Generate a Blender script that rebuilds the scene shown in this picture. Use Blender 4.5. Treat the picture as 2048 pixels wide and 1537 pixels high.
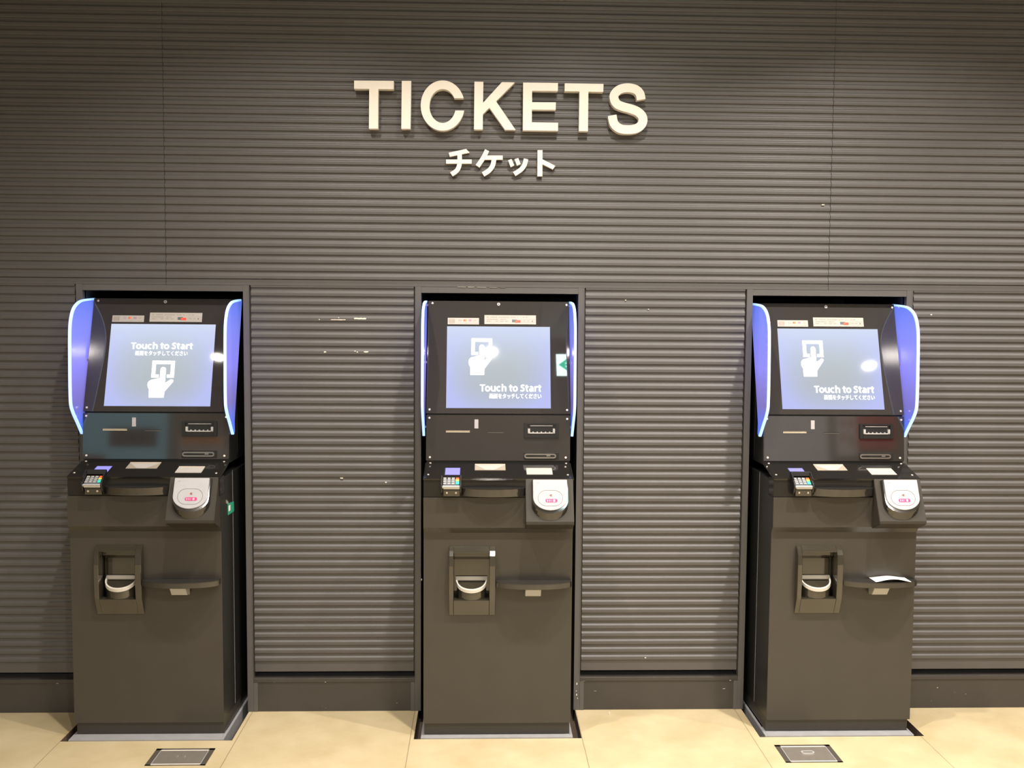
import bpy, bmesh, math, random
from mathutils import Vector, Matrix
random.seed(7)
for o in list(bpy.data.objects): bpy.data.objects.remove(o, do_unlink=True)
SC = bpy.context.scene
COL = SC.collection

# ------------------------------------------------------------------ camera
W, H, F = 2048.0, 1537.0, 1950.0
YAW, PITCH, ROLL = .03162, -.06914, .00731
cd = bpy.data.cameras.new('camera'); cam = bpy.data.objects.new('camera', cd); COL.objects.link(cam)
fw = Vector((math.sin(YAW)*math.cos(PITCH), math.cos(YAW)*math.cos(PITCH), math.sin(PITCH)))
rt = Vector((math.cos(YAW), -math.sin(YAW), 0)); up = rt.cross(fw)
r2 = math.cos(ROLL)*rt + math.sin(ROLL)*up; u2 = -math.sin(ROLL)*rt + math.cos(ROLL)*up
M = Matrix((r2, u2, -fw)).transposed().to_4x4(); M.translation = Vector((-.067, -3.58178, 1.4819))
cam.matrix_world = M
cd.sensor_fit = 'HORIZONTAL'; cd.sensor_width = 36.0; cd.lens = F/W*36.0; cd.clip_start = .05
SC.camera = cam

# ------------------------------------------------------------------ view, world, lights
SC.view_settings.view_transform = 'Standard'; SC.view_settings.look = 'None'
SC.view_settings.gamma = 1.0; SC.view_settings.use_curve_mapping = False
SC.view_settings.exposure = 0.17
w = bpy.data.worlds.new('lobby_air'); SC.world = w; w.use_nodes = True
w.node_tree.nodes['Background'].inputs[0].default_value = (1, .93, .82, 1)
w.node_tree.nodes['Background'].inputs[1].default_value = .05

CEIL = 3.2
# recessed downlights: x, y, watts, beam angle in degrees
# x, y, watts, beam spread
LAMPS = [(-1.98, -3.10, 20, 165), (0.0, -3.02, 42, 165), (1.40, -3.05, 40, 165), (2.83, -3.17, 34, 165),
         (-.70, -1.10, 22, 114), (.30, -1.10, 30, 114), (1.45, -1.10, 38, 114), (2.75, -1.10, 30, 112),
         (-1.98, -6.2, 45, 165), (.6, -6.2, 75, 165), (3.2, -6.2, 75, 165), (-4.4, -6.2, 35, 165)]
WARM = (1.0, .915, .83)
for x, y, p, spr in LAMPS:
    ld = bpy.data.lights.new('downlight_beam', 'AREA'); ld.shape = 'DISK'; ld.size = .07; ld.energy = p*1.0; ld.color = WARM
    ld.spread = math.radians(spr)
    lo = bpy.data.objects.new('downlight_beam', ld); COL.objects.link(lo)
    lo.location = (x, y, CEIL-.02)

# ------------------------------------------------------------------ materials
def nodes(name):
    m = bpy.data.materials.new(name); m.use_nodes = True
    nt = m.node_tree; return m, nt, nt.nodes['Principled BSDF']
def mat(name, col, rough=.5, metal=0.0, ior=1.5, var=.06, scale=40.0, emit=None, es=0.0, bump=0.0, coat=0.0):
    m, nt, b = nodes(name)
    tc = nt.nodes.new('ShaderNodeTexCoord'); no = nt.nodes.new('ShaderNodeTexNoise')
    no.inputs['Scale'].default_value = scale; no.inputs['Detail'].default_value = 3
    nt.links.new(tc.outputs['Object'], no.inputs['Vector'])
    mr = nt.nodes.new('ShaderNodeMapRange'); mr.inputs['To Min'].default_value = 1-var; mr.inputs['To Max'].default_value = 1+var
    nt.links.new(no.outputs['Fac'], mr.inputs['Value'])
    mx = nt.nodes.new('ShaderNodeMix'); mx.data_type = 'RGBA'; mx.blend_type = 'MULTIPLY'; mx.inputs['Factor'].default_value = 1
    mx.inputs['A'].default_value = (*col, 1); nt.links.new(mr.outputs['Result'], mx.inputs['B'])
    nt.links.new(mx.outputs['Result'], b.inputs['Base Color'])
    b.inputs['Roughness'].default_value = rough; b.inputs['Metallic'].default_value = metal; b.inputs['IOR'].default_value = ior
    if coat: b.inputs['Coat Weight'].default_value = coat; b.inputs['Coat Roughness'].default_value = .03
    if emit: b.inputs['Emission Color'].default_value = (*emit, 1); b.inputs['Emission Strength'].default_value = es
    if bump:
        bp = nt.nodes.new('ShaderNodeBump'); bp.inputs['Strength'].default_value = bump; bp.inputs['Distance'].default_value = .001
        nt.links.new(no.outputs['Fac'], bp.inputs['Height']); nt.links.new(bp.outputs['Normal'], b.inputs['Normal'])
    return m
MT = {}
MT['clad'] = mat('grey_painted_cladding', (.083, .0775, .0745), .46, ior=1.5, var=.10, scale=9)
MT['frame'] = mat('grey_painted_frame', (.092, .087, .083), .44, var=.05)
MT['base'] = mat('dark_baseboard_paint', (.046, .041, .036), .45, var=.12, scale=15)
MT['hole'] = mat('black_recess_paint', (.05, .05, .055), .6)
MT['chip'] = mat('bare_paint_chip', (.75, .68, .55), .6)
MT['body'] = mat('satin_black_steel', (.041, .036, .030), .30, ior=1.5, var=.10, scale=12)
MT['side'] = mat('black_side_steel', (.012, .012, .011), .35)
MT['plinth'] = mat('dark_plinth_steel', (.036, .032, .027), .4)
MT['fascia'] = mat('black_fascia', (.014, .013, .012), .16, ior=1.42)
MT['rbox'] = mat('satin_reader_housing', (.040, .035, .028), .5, ior=1.3)
MT['gloss'] = mat('gloss_black_acrylic', (.022, .020, .018), .05, ior=1.75, var=.05)
MT['bezel'] = mat('satin_black_glass', (.034, .031, .029), .02, ior=1.5, var=.05)
MT['console'] = mat('gloss_black_console', (.012, .011, .010), .12, ior=1.5)
MT['plast'] = mat('black_plastic', (.010, .010, .010), .35)
MT['bronze'] = mat('bronze_gloss_steel', (.030, .026, .018), .10, metal=0, ior=1.8, var=.12, scale=18)
MT['steel'] = mat('brushed_steel', (.42, .40, .37), .3, metal=1.0, var=.1)
MT['zinc'] = mat('dull_galvanised_steel', (.36, .36, .37), .5, metal=.3, var=.14, scale=25)
MT['silver'] = mat('bright_silver_plastic', (.55, .54, .52), .28, metal=.4)
MT['white'] = mat('white_reader_plastic', (.38, .38, .395), .42, ior=1.3)
MT['cream'] = mat('cream_label', (.55, .47, .36), .5)
MT['label'] = mat('pale_label', (.40, .375, .335), .5)
MT['tan'] = mat('tan_label', (.30, .26, .20), .5)
MT['paper'] = mat('white_paper', (.86, .84, .80), .7)
MT['rim'] = mat('ivory_cup_plastic', (.48, .45, .39), .4)
MT['letter'] = mat('cream_sign_acrylic', (.83, .775, .70), .45, var=.02)
MT['bolt'] = mat('nickel_bolt', (.75, .68, .60), .25, metal=.6)
MT['gold'] = mat('brass_slot_edge', (.80, .66, .48), .3, metal=.3)
MT['grey'] = mat('grey_window', (.38, .37, .38), .35)
MT['ink'] = mat('grey_print', (.27, .24, .21), .6)
MT['red'] = mat('red_print', (.75, .07, .04), .5)
MT['orange'] = mat('orange_print', (.85, .22, .05), .5)
MT['dgrey'] = mat('slate_print', (.09, .10, .12), .5)
MT['violet'] = mat('violet_print', (.35, .12, .28), .5)
MT['magenta'] = mat('magenta_print', (.50, .03, .16), .5)
MT['pink'] = mat('pink_print', (.72, .35, .45), .5)
MT['thin'] = mat('brown_outline_print', (.10, .075, .06), .5)
MT['key'] = mat('pale_grey_key', (.40, .38, .36), .4)
MT['kred'] = mat('red_key', (.85, .12, .04), .4)
MT['kyel'] = mat('yellow_key', (.85, .55, .08), .4)
MT['kgrn'] = mat('green_key', (.05, .55, .42), .4)
MT['bluel'] = mat('lit_blue_display', (.1, .1, .3), .2, emit=(.33, .30, 1.0), es=.75)
MT['edge'] = mat('lit_acrylic_edge', (.5, .6, .9), .3, emit=(.30, .57, 1.0), es=.95)
MT['green'] = mat('green_tag_plastic', (.03, .36, .22), .4)
MT['dirt'] = mat('rusty_pit_dirt', (.10, .07, .05), .8, var=.3, scale=30)
MT['plate'] = mat('hatch_plate_steel', (.26, .235, .20), .42, metal=.5, var=.12)
MT['brkt'] = mat('pale_grey_bracket', (.42, .42, .41), .5)
MT['lip'] = mat('bright_hatch_lip', (.74, .68, .60), .4)
MT['hframe'] = mat('hatch_frame_steel', (.11, .095, .075), .42, metal=.4)
MT['ceil'] = mat('lobby_ceiling_paint', (.24, .23, .22), .8)
MT['room'] = mat('lobby_wall_paint', (.37, .345, .325), .7, var=.12, scale=1.2)
MT['glyph'] = mat('white_screen_glyph', (.8, .8, .8), .3, emit=(1, 1, 1), es=1.0)
MT['lamp'] = mat('lamp_diffuser', (.9, .9, .9), .5, emit=(1.0, .88, .70), es=22)
MT['exitw'] = mat('exit_sign_white', (.8, .8, .8), .4, emit=(.80, 1.0, .98), es=24)
MT['exitg'] = mat('exit_sign_green', (.02, .5, .3), .4, emit=(.0, .55, .34), es=17)

def wing_material():
    m, nt, b = nodes('lit_blue_acrylic')
    b.inputs['Base Color'].default_value = (.10, .12, .5, 1); b.inputs['Roughness'].default_value = .12
    # edge-lit look put into emission: blue at both ends, violet between, dim where see-through
    tc = nt.nodes.new('ShaderNodeTexCoord'); sp = nt.nodes.new('ShaderNodeSeparateXYZ'); nt.links.new(tc.outputs['Object'], sp.inputs[0])
    mr = nt.nodes.new('ShaderNodeMapRange'); mr.inputs['From Min'].default_value = 1.05; mr.inputs['From Max'].default_value = 1.54
    nt.links.new(sp.outputs[2], mr.inputs['Value'])
    cr = nt.nodes.new('ShaderNodeValToRGB'); e = cr.color_ramp.elements
    e[0].position = 0; e[0].color = (.04, .22, 1.0, 1); e[1].position = 1; e[1].color = (.12, .22, 1.0, 1)
    for p, c in ((.10, (.08, .18, .95, 1)), (.24, (.20, .15, .42, 1)), (.36, (.25, .20, .62, 1)), (.52, (.32, .28, 1.0, 1)), (.80, (.24, .29, 1.0, 1))):
        q = e.new(p); q.color = c
    nt.links.new(mr.outputs['Result'], cr.inputs['Fac']); nt.links.new(cr.outputs['Color'], b.inputs['Emission Color'])
    b.inputs['Emission Strength'].default_value = .62
    return m
MT['wing'] = wing_material()

def screen_material():
    # the picture the display shows: grey middle, pale blue towards its edges; UV = position on the display
    m, nt, b = nodes('lit_display')
    b.inputs['Base Color'].default_value = (.01, .01, .012, 1); b.inputs['Roughness'].default_value = .022
    uv = nt.nodes.new('ShaderNodeUVMap'); sp = nt.nodes.new('ShaderNodeSeparateXYZ'); nt.links.new(uv.outputs['UV'], sp.inputs[0])
    def math_(op, a, bb):
        n = nt.nodes.new('ShaderNodeMath'); n.operation = op
        for k, v in ((0, a), (1, bb)):
            if isinstance(v, (int, float)): n.inputs[k].default_value = v
            elif v is not None: nt.links.new(v, n.inputs[k])
        return n.outputs[0]
    dx = math_('ABSOLUTE', math_('SUBTRACT', sp.outputs[0], .5), None); dy = math_('ABSOLUTE', math_('SUBTRACT', sp.outputs[1], .45), None)
    px = math_('POWER', math_('MULTIPLY', dx, 2.0), 2.6); py = math_('POWER', math_('MULTIPLY', dy, 1.9), 2.6)
    d = math_('MINIMUM', math_('ADD', px, py), 1.0)
    cr = nt.nodes.new('ShaderNodeValToRGB'); e = cr.color_ramp.elements
    e[0].position = 0; e[0].color = (.47, .52, .54, 1); e[1].position = 1; e[1].color = (.50, .55, .93, 1)
    nt.links.new(d, cr.inputs['Fac'])
    top = nt.nodes.new('ShaderNodeMix'); top.data_type = 'RGBA'
    tf = math_('MULTIPLY', math_('POWER', sp.outputs[1], 2.4), .80)
    nt.links.new(tf, top.inputs['Factor']); nt.links.new(cr.outputs['Color'], top.inputs['A']); top.inputs['B'].default_value = (.70, .79, .93, 1)
    nt.links.new(top.outputs['Result'], b.inputs['Emission Color']); b.inputs['Emission Strength'].default_value = .86
    return m
MT['screen'] = screen_material()

def floor_material():
    m, nt, b = nodes('cream_concrete_floor')
    tc = nt.nodes.new('ShaderNodeTexCoord'); sp = nt.nodes.new('ShaderNodeSeparateXYZ'); nt.links.new(tc.outputs['Object'], sp.inputs[0])
    n1 = nt.nodes.new('ShaderNodeTexNoise'); n1.inputs['Scale'].default_value = 5; n1.inputs['Detail'].default_value = 8; n1.inputs['Roughness'].default_value = .62
    nt.links.new(tc.outputs['Object'], n1.inputs['Vector'])
    cr = nt.nodes.new('ShaderNodeValToRGB'); e = cr.color_ramp.elements
    e[0].position = .30; e[0].color = (.42, .335, .185, 1); e[1].position = .66; e[1].color = (.52, .435, .27, 1)
    nt.links.new(n1.outputs['Fac'], cr.inputs['Fac'])
    def M_(op, a, bb=None):
        n = nt.nodes.new('ShaderNodeMath'); n.operation = op
        for k, v in ((0, a), (1, bb)):
            if isinstance(v, (int, float)): n.inputs[k].default_value = v
            elif v is not None: nt.links.new(v, n.inputs[k])
        return n.outputs[0]
    n2 = nt.nodes.new('ShaderNodeTexNoise'); n2.inputs['Scale'].default_value = 26; nt.links.new(tc.outputs['Object'], n2.inputs['Vector'])
    wob = M_('MULTIPLY', M_('SUBTRACT', n2.outputs['Fac'], .5), .0025)
    ph = M_('PINGPONG', M_('ADD', M_('ADD', sp.outputs[0], .31), wob), .3025)      # saw-cut joints every 0.605 m
    line = M_('LESS_THAN', ph, .0016)
    mx = nt.nodes.new('ShaderNodeMix'); mx.data_type = 'RGBA'; nt.links.new(M_('MULTIPLY', line, .7), mx.inputs['Factor'])
    nt.links.new(cr.outputs['Color'], mx.inputs['A']); mx.inputs['B'].default_value = (.20, .15, .08, 1)
    nt.links.new(mx.outputs['Result'], b.inputs['Base Color']); b.inputs['Roughness'].default_value = .42
    return m
MT['floor'] = floor_material()

# ------------------------------------------------------------------ mesh helpers
class MB:
    """collects shapes and links them as one mesh object"""
    def __init__(s): s.v = []; s.f = []; s.m = []; s.mats = []; s.uv = {}
    def mi(s, k):
        if k not in s.mats: s.mats.append(k)
        return s.mats.index(k)
    def add(s, vs, fs, k):
        n = len(s.v); s.v += [tuple(v) for v in vs]; i = s.mi(k)
        for f in fs: s.f.append([n+a for a in f]); s.m.append(i)
    def box(s, x0, x1, y0, y1, z0, z1, k):
        s.add([(x, y, z) for x in (x0, x1) for y in (y0, y1) for z in (z0, z1)],
              [(0, 1, 3, 2), (4, 6, 7, 5), (0, 4, 5, 1), (2, 3, 7, 6), (0, 2, 6, 4), (1, 5, 7, 3)], k)
    def prism(s, bot, top, k):
        n = len(bot); s.add(list(bot)+list(top), [list(range(n))[::-1], list(range(n, 2*n))]+[(i, (i+1) % n, n+(i+1) % n, n+i) for i in range(n)], k)
    def prism_x(s, prof, x0, x1, k): s.prism([(x0, y, z) for y, z in prof], [(x1, y, z) for y, z in prof], k)
    def prism_y(s, poly, y0, y1, k): s.prism([(x, y0, z) for x, z in poly], [(x, y1, z) for x, z in poly], k)
    def prism_z(s, poly, z0, z1, k): s.prism([(x, y, z0) for x, y in poly], [(x, y, z1) for x, y in poly], k)
    def slab(s, P, u0, u1, v0, v1, n0, n1, k):
        a = [P(u, v, n) for n in (n0, n1) for u, v in ((u0, v0), (u1, v0), (u1, v1), (u0, v1))]
        s.prism(a[:4], a[4:], k)
    def poly(s, P, pts, n0, n1, k): s.prism([P(u, v, n0) for u, v in pts], [P(u, v, n1) for u, v in pts], k)
    def mesh(s, name, bevel=0.0, seg=2, smooth=False):
        me = bpy.data.meshes.new(name); me.from_pydata(s.v, [], s.f)
        for k in s.mats: me.materials.append(MT[k])
        for p, i in zip(me.polygons, s.m): p.material_index = i
        bm = bmesh.new(); bm.from_mesh(me)
        bmesh.ops.recalc_face_normals(bm, faces=bm.faces)
        if bevel:
            es = [e for e in bm.edges if len(e.link_faces) == 2 and e.calc_face_angle(0) > .5]
            bmesh.ops.bevel(bm, geom=es, offset=bevel, segments=seg, affect='EDGES', clamp_overlap=True)
        bm.to_mesh(me); bm.free()
        if smooth:
            for p in me.polygons: p.use_smooth = True
        return me
def link(name, me, parent=None):
    o = bpy.data.objects.new(name, me); COL.objects.link(o)
    if parent: o.parent = parent
    return o
def build(mb, name, parent=None, **kw): return link(name, mb.mesh(name, **kw), parent)
def tag(o, label, cat, group=None, kind=None):
    o['label'] = label; o['category'] = cat
    if group: o['group'] = group
    if kind: o['kind'] = kind
    return o
def struct(o): o['kind'] = 'structure'; return o
def empty(name, loc):
    o = bpy.data.objects.new(name, None); COL.objects.link(o); o.location = loc; o.empty_display_size = .1; return o
def plane(y0, z0, slope):
    """frame on a sloping front face: u = x, v = height above z0 along the face, n = out of the face"""
    L = math.hypot(1, slope)
    def P(u, v, n): return (u, y0+v*slope/L-n/L, z0+v/L+n*slope/L)
    P.v = lambda z: (z-z0)*L
    return P
def disc(mb, P, u, v, r, n0, n1, k, seg=14): mb.poly(P, [(u+r*math.cos(2*math.pi*i/seg), v+r*math.sin(2*math.pi*i/seg)) for i in range(seg)], n0, n1, k)
def stroke(pts, wd, steps=8):
    """polygon of constant width along a smoothed polyline"""
    P = [Vector(p) for p in pts]; S = []
    for i in range(len(P)-1):
        a, b, c, d = P[max(i-1, 0)], P[i], P[i+1], P[min(i+2, len(P)-1)]
        for j in range(steps):
            t = j/steps
            S.append(.5*((2*b)+(c-a)*t+(2*a-5*b+4*c-d)*t*t+(3*b-a-3*c+d)*t**3))
    S.append(P[-1]); Lf, Rt = [], []
    for i, p in enumerate(S):
        t = (S[min(i+1, len(S)-1)]-S[max(i-1, 0)]).normalized(); n = Vector((-t.y, t.x))*wd/2
        Lf.append(tuple(p+n)); Rt.append(tuple(p-n))
    return Lf+Rt[::-1]

# ------------------------------------------------------------------ setting
PX = [-1.22, 0.0, 1.22]; HW = .2875; FR = .0225; ZL = 1.566; ZT = 1.588
XW = 6.0; YR = -8.0
# floor with three pits for the machines
mb = MB()
pits = [(x-.2955+o, x+.2955+o) for x, o in zip(PX, (-.004, -.002, .002))]
xs = [-XW]+[e for p in pits for e in p]+[XW]
ys = [YR, -.2495, .02]
for i in range(len(xs)-1):
    for j in range(2):
        if j == 1 and i % 2 == 1: continue
        mb.add([(xs[i], ys[j], 0), (xs[i+1], ys[j], 0), (xs[i+1], ys[j+1], 0), (xs[i], ys[j+1], 0)], [(0, 1, 2, 3)], 'floor')
for a, b in pits:
    z = -.05
    mb.add([(a, ys[1], 0), (b, ys[1], 0), (b, ys[1], z), (a, ys[1], z)], [(0, 1, 2, 3)], 'dirt')
    mb.add([(a, ys[1], 0), (a, ys[1], z), (a, .6, z), (a, .6, 0)], [(0, 1, 2, 3)], 'dirt')
    mb.add([(b, ys[1], 0), (b, ys[1], z), (b, .6, z), (b, .6, 0)], [(0, 1, 2, 3)], 'dirt')
    mb.add([(a, ys[1], z), (b, ys[1], z), (b, .6, z), (a, .6, z)], [(0, 1, 2, 3)], 'dirt')
struct(build(mb, 'floor'))

# ribbed cladding: each rib = underside, face, rounded top, shallow groove
D = .0052
def ribs(zs, per, y0=0.0):
    """list of (y, z) going up; zs = centres of the undersides"""
    pr = []
    for z in zs:
        pr += [(y0+D, z-.0014), (y0+.0012, z-.0008), (y0+.0003, z+.0006), (y0, z+.0024), (y0, z+.0100), (y0+.0005, z+.0122), (y0+.0016, z+.0140), (y0+.0032, z+.0154),
               (y0+.0044, z+.0170), (y0+.0052, z+.0195), (y0+D, z+.0235)]
    return pr
def strip(mb, prof, x0, x1, k):
    n = len(prof)
    mb.add([(x, y, z) for x in (x0, x1) for y, z in prof], [(i, n+i, n+i+1, i+1) for i in range(n-1)], k)
mb = MB()
zu = [1.6122+.0295*k for k in range(0, 53)]
prof = [(.0, ZT), (-.001, 1.5885), (-.001, 1.5965), (.0015, 1.5975), (.0005, 1.6085), (D, 1.6092)]+ribs(zu, .0295)+[(D, CEIL)]
seams = [-XW, -1.2085, 1.213, XW]
for a, b in zip(seams[:-1], seams[1:]): strip(mb, prof, a+(.0009 if a > -XW else 0), b-(.0009 if b < XW else 0), 'clad')
for s in seams[1:-1]: strip(mb, [(.0125, ZT), (.0125, CEIL)], s-.004, s+.004, 'hole')
zl = [1.5814-.0302*k for k in range(0, 48)]; zl = sorted(z for z in zl if z > .165)
prof = [(.06, .151), (D, .151)]+ribs(zl, .0302); prof = prof[:-1]+[(.0, ZT)]
segs = [(-XW, PX[0]-HW-FR), (PX[0]+HW+FR, PX[1]-HW-FR), (PX[1]+HW+FR, PX[2]-HW-FR), (PX[2]+HW+FR, XW)]
for a, b in segs:
    a2 = a+(.005 if a > -XW else 0); b2 = b-(.005 if b < XW else 0)
    strip(mb, prof, a2, b2, 'clad')
    strip(mb, [(.0125, .151), (.0125, ZT)], a, b, 'base'); strip(mb, [(.06, .10), (.06, .16)], a, b, 'hole')
# flakes of bare paint on the slat edges
FL = [(-.616, -.563, 1.4655, .0035), (-.532, -.488, 1.4700, .0065), (-.590, -.586, 1.473, .003), (-.660, -.656, 1.466, .003), (-.642, -.634, 1.3475, .005), (-.497, -.481, 1.349, .0055),
      (-.523, -.518, 1.348, .004), (-.532, -.526, 1.351, .003), (.46, .464, 1.545, .004), (.545, .549, 1.512, .003), (-.585, -.575, .882, .004), (-.42, -.414, .867, .005), (-.29, -.284, .50, .006),
      (.555, .56, .20, .004), (1.60, 1.606, 1.50, .004), (1.18, 1.19, 1.90, .004)]
for a, b, z, h in FL:
    n = 7; top = [(a+(b-a)*i/n, z+h*random.uniform(.3, .6)) for i in range(n+1)]; bot = [(a+(b-a)*i/n, z-h*random.uniform(.2, .5)) for i in range(n+1)]
    mb.prism_y(bot+top[::-1], -.0006, .008, 'chip')
struct(build(mb, 'wall_back'))
# recesses, door-like frames, steel curbs
for i, (x, nm) in enumerate(zip(PX, ('left', 'middle', 'right'))):
    mb = MB(); a, b = x-HW, x+HW; yb = .62
    mb.add([(a, 0.02, -.05), (a, yb, -.05), (a, yb, ZL), (a, .02, ZL)], [(0, 1, 2, 3)], 'hole')
    mb.add([(b, 0.02, -.05), (b, yb, -.05), (b, yb, ZL), (b, .02, ZL)], [(0, 1, 2, 3)], 'hole')
    mb.add([(a, yb, -.05), (b, yb, -.05), (b, yb, ZL), (a, yb, ZL)], [(0, 1, 2, 3)], 'hole')
    mb.add([(a, .02, ZL), (b, .02, ZL), (b, yb, ZL), (a, yb, ZL)], [(0, 1, 2, 3)], 'hole')
    struct(build(mb, 'wall_recess_'+nm))
    mb = MB()
    mb.box(a-FR, a, -.003, .03, 0, ZT, 'frame'); mb.box(b, b+FR, -.003, .03, 0, ZT, 'frame'); mb.box(a, b, -.0015, .03, ZL, ZT-.001, 'frame')
    mb.box(a-FR, a-FR+.003, -.0045, .0, 0.13, ZT, 'frame'); mb.box(b+FR-.003, b+FR, -.0045, .0, 0.13, ZT, 'frame')
    if i == 1:
        for cx, cz, l, h in ((.297, .098, .004, .008), (.2955, .072, .003, .004), (.2965, .056, .004, .007), (.3005, .044, .003, .004), (-.155, 1.5872, .03, .0012), (-.118, 1.5870, .025, .0014), (-.085, 1.5868, .035, .0012), (-.04, 1.5866, .03, .0010), (.0, 1.5864, .02, .0008)):
            mb.box(cx, cx+l, -.0042, -.0005, cz, cz+h, 'chip')
    struct(build(mb, 'trim_%d' % (i+1), bevel=.0003, seg=1))
    mb = MB(); o = x-.0055
    for c in (((-.2675, -.2585), (-.247, .3)), ((.2585, .2675), (-.247, .3)), ((-.2585, .2585), (-.247, -.17))):
        mb.box(o+c[0][0], o+c[0][1], c[1][0], c[1][1], -.05, .004, 'zinc')
    struct(build(mb, 'trim_%d' % (i+4), bevel=.001))
for nm, (a, b) in zip(('left', 'middle_left', 'middle_right', 'right'), segs):
    mb = MB()
    mb.box(a, b, -.001, .03, 0, .112, 'base'); mb.box(a, b, -.004, .03, .1125, .127, 'base')
    if a > -XW: mb.box(a, a+.016, -.0035, .0, 0, .112, 'frame')
    if b < XW: mb.box(b-.016, b, -.0035, .0, 0, .112, 'frame')
    n = random.randint(5, 9); lo, hi = max(a, -2), min(b, 2)
    for _ in range(n):
        cx = random.uniform(lo, hi); cz = random.choice((random.uniform(.01, .03), random.uniform(.01, .10), .1115)); l = random.uniform(.002, .012)
        mb.box(cx, cx+l, -.0046 if cz > .11 else -.0016, 0, cz, cz+random.uniform(.001, .003), 'chip')
    struct(build(mb, 'baseboard_'+nm, bevel=.001, seg=1))
# the rest of the lobby, behind the camera
mb = MB(); mb.box(-XW, XW, YR, .04, CEIL, CEIL+.05, 'ceil')
for y in (-1.2, -2.4, -3.6, -4.8, -6.0): mb.box(-XW, XW, y, y+.012, CEIL-.002, CEIL, 'hole')
for x in (-3.3, -2.1, -.9, .33, 1.5, 2.7): mb.box(x, x+.012, YR, 0, CEIL-.002, CEIL, 'hole')
struct(build(mb, 'ceiling'))
mb = MB(); mb.box(-XW, XW, YR-.1, YR-.002, 0, CEIL, 'room'); struct(build(mb, 'wall_rear'))
for nm, x in (('left', -XW-.1), ('right', XW)):
    mb = MB(); mb.box(x, x+.1, YR, .04, 0, CEIL, 'room'); struct(build(mb, 'wall_'+nm))

# ------------------------------------------------------------------ wall lettering
ZS = 620/2048.0
def unwall(px, py, Y):
    d = (px-W/2)/F*r2-(py-H/2)/F*u2+fw; t = (Y-M.translation.y)/d.y
    p = M.translation+t*d; return (p.x, p.z)
def L_(pts, Y): return [unwall(690+a*ZS, 140+b*ZS, Y) for a, b in pts]
def arc(cx, cy, rx, ry, a0, a1, n=28): return [(cx+rx*math.cos(math.radians(a0+(a1-a0)*i/n)), cy+ry*math.sin(math.radians(a0+(a1-a0)*i/n))) for i in range(n+1)]
def y_at(cy, ry, y): return math.degrees(math.asin((y-cy)/ry))
a1, b1 = y_at(235, 166, 186), y_at(238, 112, 186); a2, b2 = y_at(235, 166, 268), y_at(238, 112, 268)
C_poly = arc(645, 235, 145, 166, -360-a1*-1, -360+a2-0, 2)[:0]
C_poly = arc(645, 235, 145, 166, a1, a2-360, 48)+arc(645, 238, 87, 112, b2-360, b1, 48)
LET = [
 ('letter_t', 'first large cream letter T at the start of the wall sign', [[(60, 70), (322, 72), (321, 127), (220, 126), (218, 388), (158, 388), (160, 125), (60, 124)]]),
 ('letter_i', 'large cream letter I, second in the upper wall sign', [[(375, 72), (437, 72), (432, 389), (372, 389)]]),
 ('letter_c', 'large cream round letter C in the upper wall sign', [C_poly]),
 ('letter_k', 'large cream letter K in the upper wall sign', [[(855, 77), (914, 78), (912, 217), (1037, 80), (1122, 82), (998, 207), (1127, 396), (1057, 395), (954, 249), (911, 292), (910, 394), (852, 393)]]),
 ('letter_e', 'large cream letter E in the upper wall sign', [[(1177, 83), (1407, 86), (1406, 139), (1236, 137), (1236, 213), (1393, 214), (1392, 263), (1235, 262), (1234, 346), (1408, 349), (1407, 402), (1175, 399)]]),
 ('letter_t', 'second large cream letter T, between the E and the S of the wall sign', [[(1452, 88), (1708, 92), (1706, 145), (1608, 143), (1605, 405), (1545, 404), (1549, 142), (1451, 140)]]),
 ('letter_s', 'large cream curved letter S at the end of the wall sign', [stroke([(1957, 196), (1948, 156), (1920, 128), (1868, 117), (1815, 128), (1781, 160), (1780, 196), (1800, 226), (1840, 243), (1890, 257), (1935, 276), (1965, 308), (1967, 345), (1948, 373), (1915, 389), (1866, 394), (1815, 386), (1778, 354), (1765, 300)], 58, 6)]),
]
for nm, lab, polys in LET:
    mb = MB()
    for p in polys: mb.prism_y(L_(p, -.03), -.03, -.001, 'letter')
    tag(build(mb, nm), lab, 'letter', 'raised letters of the large upper sign')
KAT = [
 ('katakana_chi', 'small cream katakana character with two crossbars, first of the lower sign', [[(685, 547), (800, 522), (823, 546), (692, 573)], [(668, 592), (837, 592), (837, 619), (668, 619)], stroke([(757, 552), (757, 612), (750, 645), (735, 668), (703, 690)], 30)]),
 ('katakana_ke', 'small cream katakana character with a slanted stroke, second of the lower sign', [stroke([(939, 530), (915, 578), (876, 636)], 30), [(912, 566), (1042, 566), (1042, 593), (900, 593)], stroke([(985, 585), (976, 630), (952, 664), (912, 690)], 31)]),
 ('katakana_tsu', 'small low cream katakana character with two short ticks, third of the lower sign', [[(1077, 597), (1100, 588), (1118, 630), (1095, 642)], [(1120, 590), (1145, 582), (1160, 622), (1136, 632)], stroke([(1196, 588), (1186, 626), (1163, 658), (1118, 688)], 30)]),
 ('katakana_to', 'small cream katakana character of one upright and a side stroke, last of the lower sign', [[(1272, 530), (1305, 530), (1304, 702), (1271, 702)], [(1300, 588), (1390, 634), (1373, 657), (1300, 621)]]),
]
for nm, lab, polys in KAT:
    mb = MB()
    for j, p in enumerate(polys): mb.prism_y(L_(p, -.016), -.016-.0004*j, -.001-.0003*j, 'letter')
    tag(build(mb, nm), lab, 'letter', 'raised characters of the small lower sign')

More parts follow.
